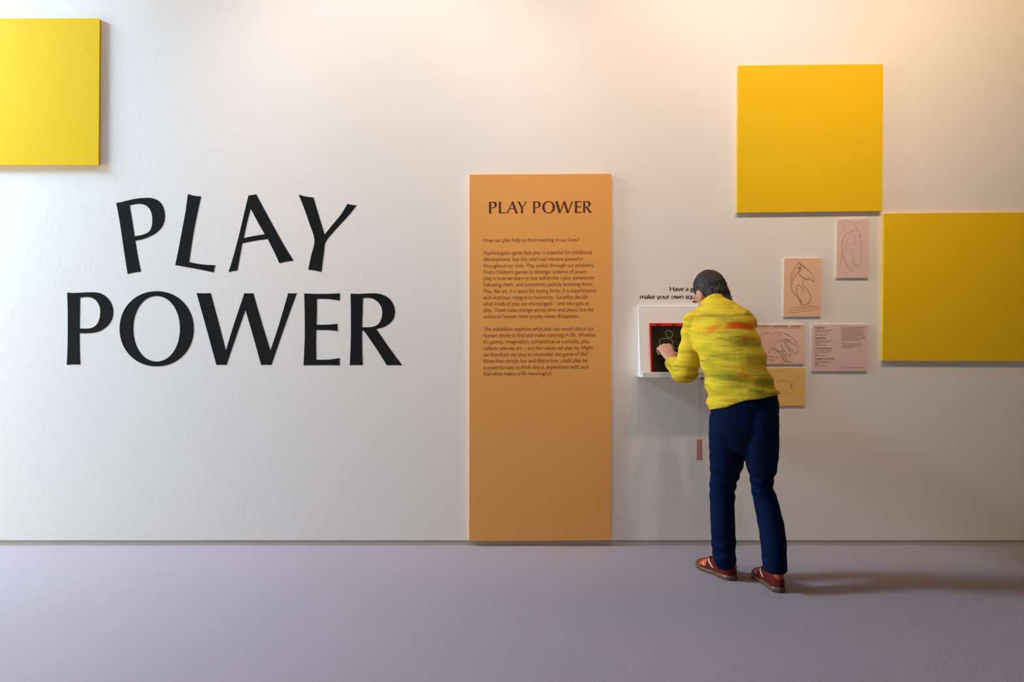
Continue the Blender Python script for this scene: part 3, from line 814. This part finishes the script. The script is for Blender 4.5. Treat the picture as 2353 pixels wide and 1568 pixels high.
# ------------------------------------------------------------------ the person
class Blob:
    """overlapping lofted tubes and ellipsoids, merged into one skin by a voxel remesh"""
    def __init__(s):
        s.v, s.f = [], []
    def tube(s, secs, side, sub=5, n=20, cap0=True, cap1=True):
        """secs: (centre, half width along side, half depth across)"""
        q = catmull([Vector((*c, 0)).resized(3) if len(c) == 2 else Vector(c) for c, _, _ in secs], sub)
        r = catmull([Vector((a, b_, 0)) for _, a, b_ in secs], sub)
        side = Vector(side)
        if cap0:
            d0 = (q[0] - q[1]).normalized(); k_ = min(r[0].x, r[0].y)
            q = [q[0] + d0 * k_ * .95, q[0] + d0 * k_ * .6] + q; r = [r[0] * .3, r[0] * .8] + r
        if cap1:
            d1 = (q[-1] - q[-2]).normalized(); k_ = min(r[-1].x, r[-1].y)
            q = q + [q[-1] + d1 * k_ * .6, q[-1] + d1 * k_ * .95]; r = r + [r[-1] * .8, r[-1] * .3]
        base = len(s.v)
        m = len(q)
        for i in range(m):
            t = (q[min(i + 1, m - 1)] - q[max(i - 1, 0)]).normalized()
            a = (side - t * side.dot(t)).normalized(); b_ = t.cross(a)
            for k_ in range(n):
                an = 2 * PI * k_ / n
                s.v.append(q[i] + a * math.cos(an) * r[i].x + b_ * math.sin(an) * r[i].y)
        for i in range(m - 1):
            for k_ in range(n):
                s.f.append((base + i * n + k_, base + i * n + (k_ + 1) % n, base + (i + 1) * n + (k_ + 1) % n, base + (i + 1) * n + k_))
        s.f.append(tuple(base + k_ for k_ in range(n - 1, -1, -1)))
        s.f.append(tuple(base + (m - 1) * n + k_ for k_ in range(n)))
    def ellipsoid(s, c, axes, nu=20, nv=12):
        base = len(s.v)
        ax = [Vector(a) for a in axes]
        for i in range(1, nv):
            th_ = PI * i / nv
            for k_ in range(nu):
                ph = 2 * PI * k_ / nu
                s.v.append(Vector(c) + ax[0] * math.sin(th_) * math.cos(ph) + ax[1] * math.sin(th_) * math.sin(ph) + ax[2] * math.cos(th_))
        for i in range(nv - 2):
            for k_ in range(nu):
                s.f.append((base + i * nu + k_, base + (i + 1) * nu + k_, base + (i + 1) * nu + (k_ + 1) % nu, base + i * nu + (k_ + 1) % nu))
        s.f.append(tuple(base + k_ for k_ in range(nu)))
        s.f.append(tuple(base + (nv - 2) * nu + k_ for k_ in range(nu - 1, -1, -1)))
    def build(s, name, m, parent, voxel=.006, smooth=4, disp=None, post=None):
        me = bpy.data.meshes.new(name + '_raw')
        me.from_pydata([tuple(v) for v in s.v], [], s.f)
        bm_ = bmesh.new(); bm_.from_mesh(me)
        bmesh.ops.recalc_face_normals(bm_, faces=bm_.faces)
        bm_.to_mesh(me); bm_.free()
        o = bpy.data.objects.new(name + '_raw', me)
        COL.objects.link(o)
        rm = o.modifiers.new('r', 'REMESH'); rm.mode = 'VOXEL'; rm.voxel_size = voxel
        sm = o.modifiers.new('s', 'SMOOTH'); sm.factor = .5; sm.iterations = smooth
        dg = bpy.context.evaluated_depsgraph_get()
        new = bpy.data.meshes.new_from_object(o.evaluated_get(dg))
        bpy.data.objects.remove(o); bpy.data.meshes.remove(me)
        new.name = name
        if disp:
            nm = [v.normal.copy() for v in new.vertices]
            for v, n_ in zip(new.vertices, nm):
                v.co = v.co + n_ * disp(v.co)
        if post:
            for v in new.vertices:
                v.co = post(v.co)
        new.materials.clear()
        return link(name, new, m, parent, True)

pe = empty('person', P(1735, 1335, .74) * 1.0, 'person', 'person')
pe.location.z = 0
pe['label'] = 'person in yellow jersey, dark jeans and red trainers bending towards the tablet, seen from behind'
loc0 = pe.location.copy()

def V(*a): return Vector(a)
fwd = V(-.42, .90, 0).normalized()      # the way the hips face
rgt = V(fwd.y, -fwd.x, 0)               # the person's right-hand side
# joints
ankL, kneL, hipL = P(1667, 1300, .62), P(1660, 1130, .58), P(1674, 958, .69)
ankR, kneR, hipR = P(1781, 1312, .80), P(1752, 1130, .71), P(1745, 955, .78)
PX = lambda n, d: n * (D - d) / F       # pixels to metres at distance d from the wall

# --- body: one skin from head to ankles
body = Blob()
headc = P(1630, 676, .375)
face = V(-.36, .62, -.62).normalized()  # looks down at the tablet
hs = V(.86, .50, -.02); hs = (hs - face * hs.dot(face)).normalized()   # towards the right ear
hu = hs.cross(face).normalized()        # crown direction
body.ellipsoid(headc + hu * .012 - face * .012, (hs * .073, face * .092, hu * .098))
body.ellipsoid(headc + face * .030 - hu * .055, (hs * .058, face * .058, hu * .062))       # jaw
body.ellipsoid(headc + face * .072 - hu * .098, (hs * .024, face * .020, hu * .018))       # chin
body.tube([(headc + face * .082 + hu * .008, .009, .008), (headc + face * .100 - hu * .022, .013, .012), (headc + face * .098 - hu * .034, .016, .010)], hs, n=10)   # nose
for sgn in (-1, 1):
    body.ellipsoid(headc + hs * .074 * sgn - hu * .012 + face * .002, (hs * .012, face * .020 - hu * .004, hu * .032))   # ears
    body.ellipsoid(headc + hs * .030 * sgn + face * .082 + hu * .022, (hs * .022, face * .010, hu * .008))   # brows
body.ellipsoid(headc + face * .086 - hu * .060, (hs * .025, face * .012, hu * .006))       # lips
body.ellipsoid(headc + face * .085 - hu * .070, (hs * .021, face * .012, hu * .006))
neckb = P(1641, 708, .47)
body.tube([(neckb + V(.01, -.02, -.04), .060, .060), (neckb, .056, .056), (headc - hu * .06 - face * .03, .052, .054), (headc, .05, .05)], hs, cap0=True)
shL, shR = P(1598, 742, .47), P(1704, 742, .575)
elL, wrL = P(1575, 852, .47), P(1544, 828, .225)
elR, wrR = P(1686, 846, .37), P(1622, 822, .20)
TORSO = [(1709, 925, .735, 83, .128), (1703, 905, .728, 79, .122), (1692, 872, .71, 73, .116), (1684, 832, .675, 71, .116), (1671, 790, .615, 73, .120), (1658, 755, .555, 72, .108), (1650, 729, .51, 62, .088), (1644, 710, .475, 42, .072), (1641, 699, .457, 32, .064), (1638, 690, .442, 30, .060)]
LEGS = ([(1674, 960, .695, 43, .100), (1671, 1010, .67, 41, .094), (1670, 1058, .64, 39, .086), (1663, 1105, .60, 31, .072), (1660, 1135, .585, 28.5, .068), (1660, 1180, .595, 27.5, .066), (1662, 1235, .61, 27, .062), (1664, 1278, .620, 25.5, .060), (1669, 1302, .622, 23.5, .058)],
        [(1746, 960, .775, 43, .100), (1748, 1010, .76, 41, .094), (1750, 1058, .74, 37, .084), (1750, 1105, .72, 27, .070), (1754, 1135, .71, 25.5, .066), (1766, 1180, .73, 28, .068), (1776, 1235, .765, 29, .064), (1780, 1290, .795, 28, .062), (1780, 1312, .80, 27, .062)])
ARM_L = [(P(1632, 730, .50), .068, .066), (P(1600, 742, .475), .068, .066), (P(1592, 785, .475), .062, .060), (P(1583, 825, .475), .062, .062), (P(1576, 846, .45), .068, .068), (P(1565, 848, .36), .064, .064), (P(1552, 838, .28), .052, .050), (P(1546, 831, .235), .040, .036)]
ARM_R = [(P(1668, 729, .53), .07, .07), (P(1706, 742, .575), .068, .072), (P(1700, 795, .50), .060, .060), (P(1688, 840, .39), .058, .058), (P(1660, 836, .30), .050, .050), (P(1628, 825, .22), .038, .036)]
K = .70
body.tube([(P(1710, 985, .735), .11, .075)] + [(P(x, y, d), PX(r, d) * K, dep * K) for x, y, d, r, dep in TORSO[:-2]], V(.93, -.36, -.05))
for secs, an in ((LEGS[0], ankL), (LEGS[1], ankR)):
    body.tube([(P(x, y, d), PX(r, d) * .66, dep * .60) for x, y, d, r, dep in secs[:-2]] + [(an + V(0, 0, .02), .028, .030), (an, .020, .022)], V(.98, -.2, 0), sub=4)
for secs, w_ in ((ARM_L, wrL), (ARM_R, wrR)):
    body.tube([(c, a_ * .62, b_ * .62) for c, a_, b_ in secs] + [(w_, .026, .021)], V(1, 0, .3), sub=4)
def hand(wr, kn_, pn, thumb, bends):
    """wrist, knuckle centre, palm-facing direction, direction of the thumb side"""
    a = (kn_ - wr).normalized()
    L = (kn_ - wr).length
    t = Vector(thumb); t = (t - a * t.dot(a)).normalized()
    n_ = Vector(pn); n_ = (n_ - a * n_.dot(a)); n_ = (n_ - t * n_.dot(t)).normalized()
    body.tube([(wr - a * .01, .026, .020), (wr.lerp(kn_, .45), .037, .019), (kn_, .040, .014)], t, n=14)
    for off, ln, dz in ((.031, .96, -.004), (.0105, 1.06, .002), (-.0105, 1.0, 0.), (-.030, .80, -.008)):
        p = kn_ + t * off + a * dz
        ang_ = 0
        pts = [(p - a * .02, .0098, .0098)]
        for seg, (l_, b_) in enumerate(zip((.044, .027, .022), bends)):
            pts.append((p.copy(), (.0098, .0092, .0085)[seg], (.0098, .0092, .0085)[seg]))
            ang_ += math.radians(b_)
            p = p + (a * math.cos(ang_) + n_ * math.sin(ang_)) * l_ * ln
        pts.append((p, .0072, .0072))
        body.tube(pts, t, sub=3, n=10)
    p0 = wr + a * L * .25 + t * .020 + n_ * .006
    p1 = p0 + (t * .62 + a * .55 + n_ * .45).normalized() * .042
    p2 = p1 + (a * .75 + n_ * .55 - t * .05).normalized() * .032
    p3 = p2 + (a * .55 + n_ * .70 - t * .35).normalized() * .026
    body.tube([(p0, .016, .014), (p1, .012, .011), (p2, .0105, .010), (p3, .008, .008)], t, sub=3, n=10)
hand(wrL, P(1527, 797, .158), V(-.1, .9, -.35), V(1, .1, .3), (42, 58, 34))
hand(wrR, P(1598, 800, .165), V(.1, .9, -.35), V(-1, .1, .3), (38, 50, 30))
body.build('body', M_skin, pe, voxel=.0042, smooth=3)

# --- hair: short dark cap of hair over the back of the skull
hair = Blob()
hair.ellipsoid(headc + hu * .020 - face * .024, (hs * .079, face * .092, hu * .102))
hair.ellipsoid(headc - hu * .035 - face * .045, (hs * .070, face * .055, hu * .070))
hair.tube([(headc - face * .035 - hu * .06, .060, .045), (headc - face * .050 - hu * .105, .052, .036)], hs)
def hair_disp(co):
    l = co - headc
    a = math.atan2(l.dot(hs), l.dot(hu))
    return .0045 * noise.noise(Vector((a * 14, l.dot(face) * 18, 1))) + .002 * noise.noise(co * 160)
hair.build('hair', M_hair, pe, voxel=.0045, smooth=3, disp=hair_disp)

# --- jeans
je = Blob()
je.tube([(P(1711, 900, .735), .148, .108), (P(1711, 935, .735), .158, .120), (P(1711, 975, .73), .150, .118), (P(1710, 1005, .72), .115, .095)], V(.98, -.2, 0), cap0=False)
for secs in LEGS:
    je.tube([(P(x, y, d), PX(r, d), dep) for x, y, d, r, dep in secs], V(.98, -.2, 0), cap1=False)
def denim_disp(co):
    z = co.z
    knee = math.exp(-((z - .50) / .10) ** 2)
    foot = math.exp(-((z - .11) / .09) ** 2)
    w_ = noise.noise(Vector((co.x * 5, co.y * 5, z * 26)))
    s_ = .0030 * (knee + .7 * foot) * math.sin(z * 95 + 5.5 * noise.noise(Vector((co.x * 9, co.y * 9, z * 3))) + co.x * 9)
    return .0060 * w_ * (.35 + knee + foot) + s_ * .8
def hem_tilt(co):
    # the trouser hems ride up on the instep and hang lower over the heel
    if co.z > .17: return co
    an, dr = (ankL, fwd) if (co - ankL).length < (co - ankR).length else (ankR, V(-.15, 1, 0).normalized())
    w_ = min(1, (.17 - co.z) / .12)
    return co + V(0, 0, w_ * .16 * (co - an).dot(dr))
je.build('jeans', M_denim, pe, voxel=.0055, smooth=4, disp=denim_disp, post=hem_tilt)

# --- jersey
jr = Blob()
jr.tube([(P(x, y, d), PX(r, d), dep) for x, y, d, r, dep in TORSO], V(.93, -.36, -.05), sub=5, n=28, cap0=False, cap1=False)
jr.tube(ARM_L, V(1, 0, .3), sub=5, cap1=False)
jr.tube(ARM_R, V(1, 0, .3), sub=5, cap1=False)
def jersey_disp(co):
    # soft cross folds where the back bends, stronger at the waist and in the elbow
    z = co.z
    w_ = .5 + .5 * math.exp(-((z - .95) / .12) ** 2)
    f1 = math.sin(z * 74 + co.x * 12 + 3.5 * noise.noise(Vector((co.x * 4, co.y * 4, z * 2.5))))
    f2 = noise.noise(Vector((co.x * 7, co.y * 7, z * 24)))
    # the hem is pulled a little longer on the left
    return .0060 * w_ * f1 + .0105 * f2 * w_
jr.build('jersey', M_jersey, pe, voxel=.0055, smooth=5, disp=jersey_disp)

# --- shoes
def shoe(heel, direc, side_sign):
    a = V(direc[0], direc[1], 0).normalized()
    r = V(a.y, -a.x, 0)
    L = .282
    # outline of the sole: half widths to the left and right of the axis along the length (inner side to side_sign)
    def hw(u):
        w0 = .033 * math.sqrt(max(0, 1 - max(0, (.09 - u) / .09) ** 2)) if u < .09 else None
        prof_ = [(0, .0), (.03, .022), (.09, .034), (.25, .036), (.42, .034), (.60, .044), (.74, .049), (.86, .044), (.94, .033), (.98, .020), (1, .004)]
        for (u0, a0), (u1, a1) in zip(prof_, prof_[1:]):
            if u <= u1:
                t = (u - u0) / (u1 - u0); t = t * t * (3 - 2 * t) if u0 > .2 else t
                return a0 + (a1 - a0) * t
        return .004
    def bend(u): return side_sign * .012 * math.sin(PI * min(1, max(0, (u - .3) / .7)) * .5)
    def top(u):
        prof_ = [(0, .080), (.05, .092), (.15, .094), (.30, .096), (.40, .098), (.48, .092), (.60, .075), (.75, .058), (.88, .050), (.95, .041), (1, .025)]
        for (u0, a0), (u1, a1) in zip(prof_, prof_[1:]):
            if u <= u1: return a0 + (a1 - a0) * (u - u0) / (u1 - u0)
        return .03
    root = V(heel.x, heel.y, 0)
    sole_h = lambda u: .026 - .006 * math.sin(PI * u) + .004 * max(0, (u - .85) / .15)
    def upper(u, v, off=0.0):
        """v 0..1 round the shoe from the left sole edge over the top to the right one"""
        th_ = PI * (1 - v)
        w_ = max(hw(u) - .003, .002) + off
        hgt = top(u) - sole_h(u) + off
        c, s_ = math.cos(th_), math.sin(th_)
        e = .62
        x = math.copysign(abs(c) ** e, c) * w_ * (1 - .30 * max(0, s_) ** 3)
        z = sole_h(u) - .004 + (hgt + .004) * abs(s_) ** .75
        return root + a * (u * L + (off if u > .9 else -off if u < .1 else 0)) + r * (x + bend(u)) + V(0, 0, z)
    us = [0, .012, .03, .06, .1, .16, .22, .28, .34, .4, .46, .52, .58, .64, .7, .76, .82, .87, .91, .945, .97, .985, .996]
    nv = 22
    s_root = bpy.data.objects.new('shoe', None)
    # the shoe itself is the upper; soles, stripes and laces hang on it
    vs, fs, mi = [], [], []
    for u in us:
        for k_ in range(nv + 1):
            vs.append(upper(u, k_ / nv))
    for i in range(len(us) - 1):
        for k_ in range(nv):
            q = (i * (nv + 1) + k_, i * (nv + 1) + k_ + 1, (i + 1) * (nv + 1) + k_ + 1, (i + 1) * (nv + 1) + k_)
            fs.append(q)
            um = (us[i] + us[i + 1]) / 2
            mi.append(1 if um > .77 else 0)
    fs.append(tuple(range(nv, -1, -1))); mi.append(0)
    fs.append(tuple((len(us) - 1) * (nv + 1) + k_ for k_ in range(nv + 1))); mi.append(1)
    o = mesh('shoe', vs, fs, [M_upper, M_toe], pe, True, mi)
    # sole
    vs, fs = [], []
    ring = []
    uu = [0.0, .008, .03, .06, .1, .16, .22, .28, .34, .4, .46, .52, .58, .64, .7, .76, .82, .87, .91, .945, .97, .985, .997]
    for u in uu: ring.append((u, -1))
    for u in reversed(uu): ring.append((u, 1))
    lev = [(0, -.003), (.003, 0), (.014, .0025), (1, .0015), (1.05, -.001)]
    nr = len(ring)
    for zf, off in lev:
        for u, sg in ring:
            z = zf if zf < .5 else sole_h(u) * zf
            lift = .010 * max(0, (u - .8) / .2) ** 2
            uo = u * L + (off if u > .5 else -off) * (1 if (u < .03 or u > .97) else 0)
            vs.append(root + a * uo + r * (sg * (hw(u) + off) + bend(u)) + V(0, 0, z + lift * (1 if zf < .5 else .4)))
    for l in range(len(lev) - 1):
        for k_ in range(nr):
            fs.append((l * nr + k_, l * nr + (k_ + 1) % nr, (l + 1) * nr + (k_ + 1) % nr, (l + 1) * nr + k_))
    fs.append(tuple(range(nr - 1, -1, -1)))
    fs.append(tuple((len(lev) - 1) * nr + k_ for k_ in range(nr)))
    so = mesh('sole', vs, fs, M_gum, None, True)
    def sub(ob): ob.parent = o; ob.matrix_parent_inverse = o.matrix_world.inverted() if False else Matrix.Identity(4)
    so.parent = o
    def patch(name, uv, m, off, nu=10, nw=6):
        """uv(s, t) -> (u, v) on the upper"""
        vs, fs = [], []
        for i in range(nu + 1):
            for j in range(nw + 1):
                vs.append(upper(*uv(i / nu, j / nw), off))
        for i in range(nu):
            for j in range(nw):
                q = i * (nw + 1) + j
                fs.append((q, q + 1, q + nw + 2, q + nw + 1))
        p_ = mesh(name, vs, fs, m, None, True)
        p_.parent = o
        return p_
    for mir in (False, True):
        f_ = (lambda v: 1 - v) if mir else (lambda v: v)
        # orange quarter panel between toe box and stripe, white curved stripe, small white hook, pale collar line
        patch('side_panel', lambda s_, t: (.615 + .175 * s_, f_(.07 + (.30 - .06 * s_) * t)), M_orange_leather, .0016)
        patch('stripe', lambda s_, t: (.600 + .026 * (t - .5) - .15 * (1 - s_) ** 2.0, f_(.05 + .32 * s_)), M_stripe, .0024, 14, 2)
        patch('stripe', lambda s_, t: (.635 + .055 * math.sin(PI * (.12 + .70 * s_)) + .016 * (t - .5), f_(.06 + .16 * s_)), M_stripe, .0026, 12, 2)
    # heel tab
    def tab(s_, t):
        q = 2 * s_ - 1
        vv = .17 + .12 * abs(q) + (.44 - .17 - .12 * abs(q)) * t
        return (.010 + .17 * abs(q) ** 1.5, vv if q < 0 else 1 - vv)
    patch('heel_tab', tab, M_orange_leather, .0030, 25, 5)
    # laces across the instep and a tongue
    vs, fs = [], []
    for k_ in range(4):
        u = .50 + .045 * k_
        base = len(vs)
        pts = [upper(u + .006 * math.sin(6 * t), .34 + .32 * t, .003) for t in (0, .2, .4, .6, .8, 1)]
        for i, p in enumerate(pts):
            t_ = (pts[min(i + 1, 5)] - pts[max(i - 1, 0)]).normalized()
            b1 = t_.cross(V(0, 0, 1)).normalized(); b2 = t_.cross(b1)
            for q in range(6):
                an = q * PI / 3
                vs.append(p + (b1 * math.cos(an) + b2 * math.sin(an)) * .003)
        for i in range(5):
            for q in range(6):
                fs.append((base + i * 6 + q, base + i * 6 + (q + 1) % 6, base + (i + 1) * 6 + (q + 1) % 6, base + (i + 1) * 6 + q))
    la = mesh('laces', vs, fs, M_lace, None, True); la.parent = o
    tl = Blob()
    c0 = upper(.44, .5)
    tl.tube([(c0 + a * .02 - V(0, 0, .012), .022, .006), (c0 + a * .002 + V(0, 0, .006), .024, .007), (c0 - a * .012 + V(0, 0, .020), .020, .006)], r, n=12)
    me_ = bpy.data.meshes.new('tongue'); me_.from_pydata([tuple(v) for v in tl.v], [], tl.f)
    bm_ = bmesh.new(); bm_.from_mesh(me_); bmesh.ops.recalc_face_normals(bm_, faces=bm_.faces); bm_.to_mesh(me_); bm_.free()
    to = link('tongue', me_, M_lace, None, True); to.parent = o
    for ob in [o, so, la]:
        bm_ = bmesh.new(); bm_.from_mesh(ob.data); bmesh.ops.recalc_face_normals(bm_, faces=bm_.faces); bm_.to_mesh(ob.data); bm_.free()
    bpy.data.objects.remove(s_root)
    return o
def ground(px, py):
    s = H / ((py - CY) / F)          # distance from the camera of the floor point under this pixel
    return V((px - CX) * s / F, s - D, 0)
hl, tl_ = ground(1689, 1336), ground(1606, 1303)
hr, tr_ = ground(1793, 1364), ground(1742, 1318)
shoe(hl, (tl_ - hl).to_2d(), 1).data.name = 'shoe'
shoe(hr, (tr_ - hr).to_2d(), -1)
print('shoe dirs', hl, tl_, hr, tr_)
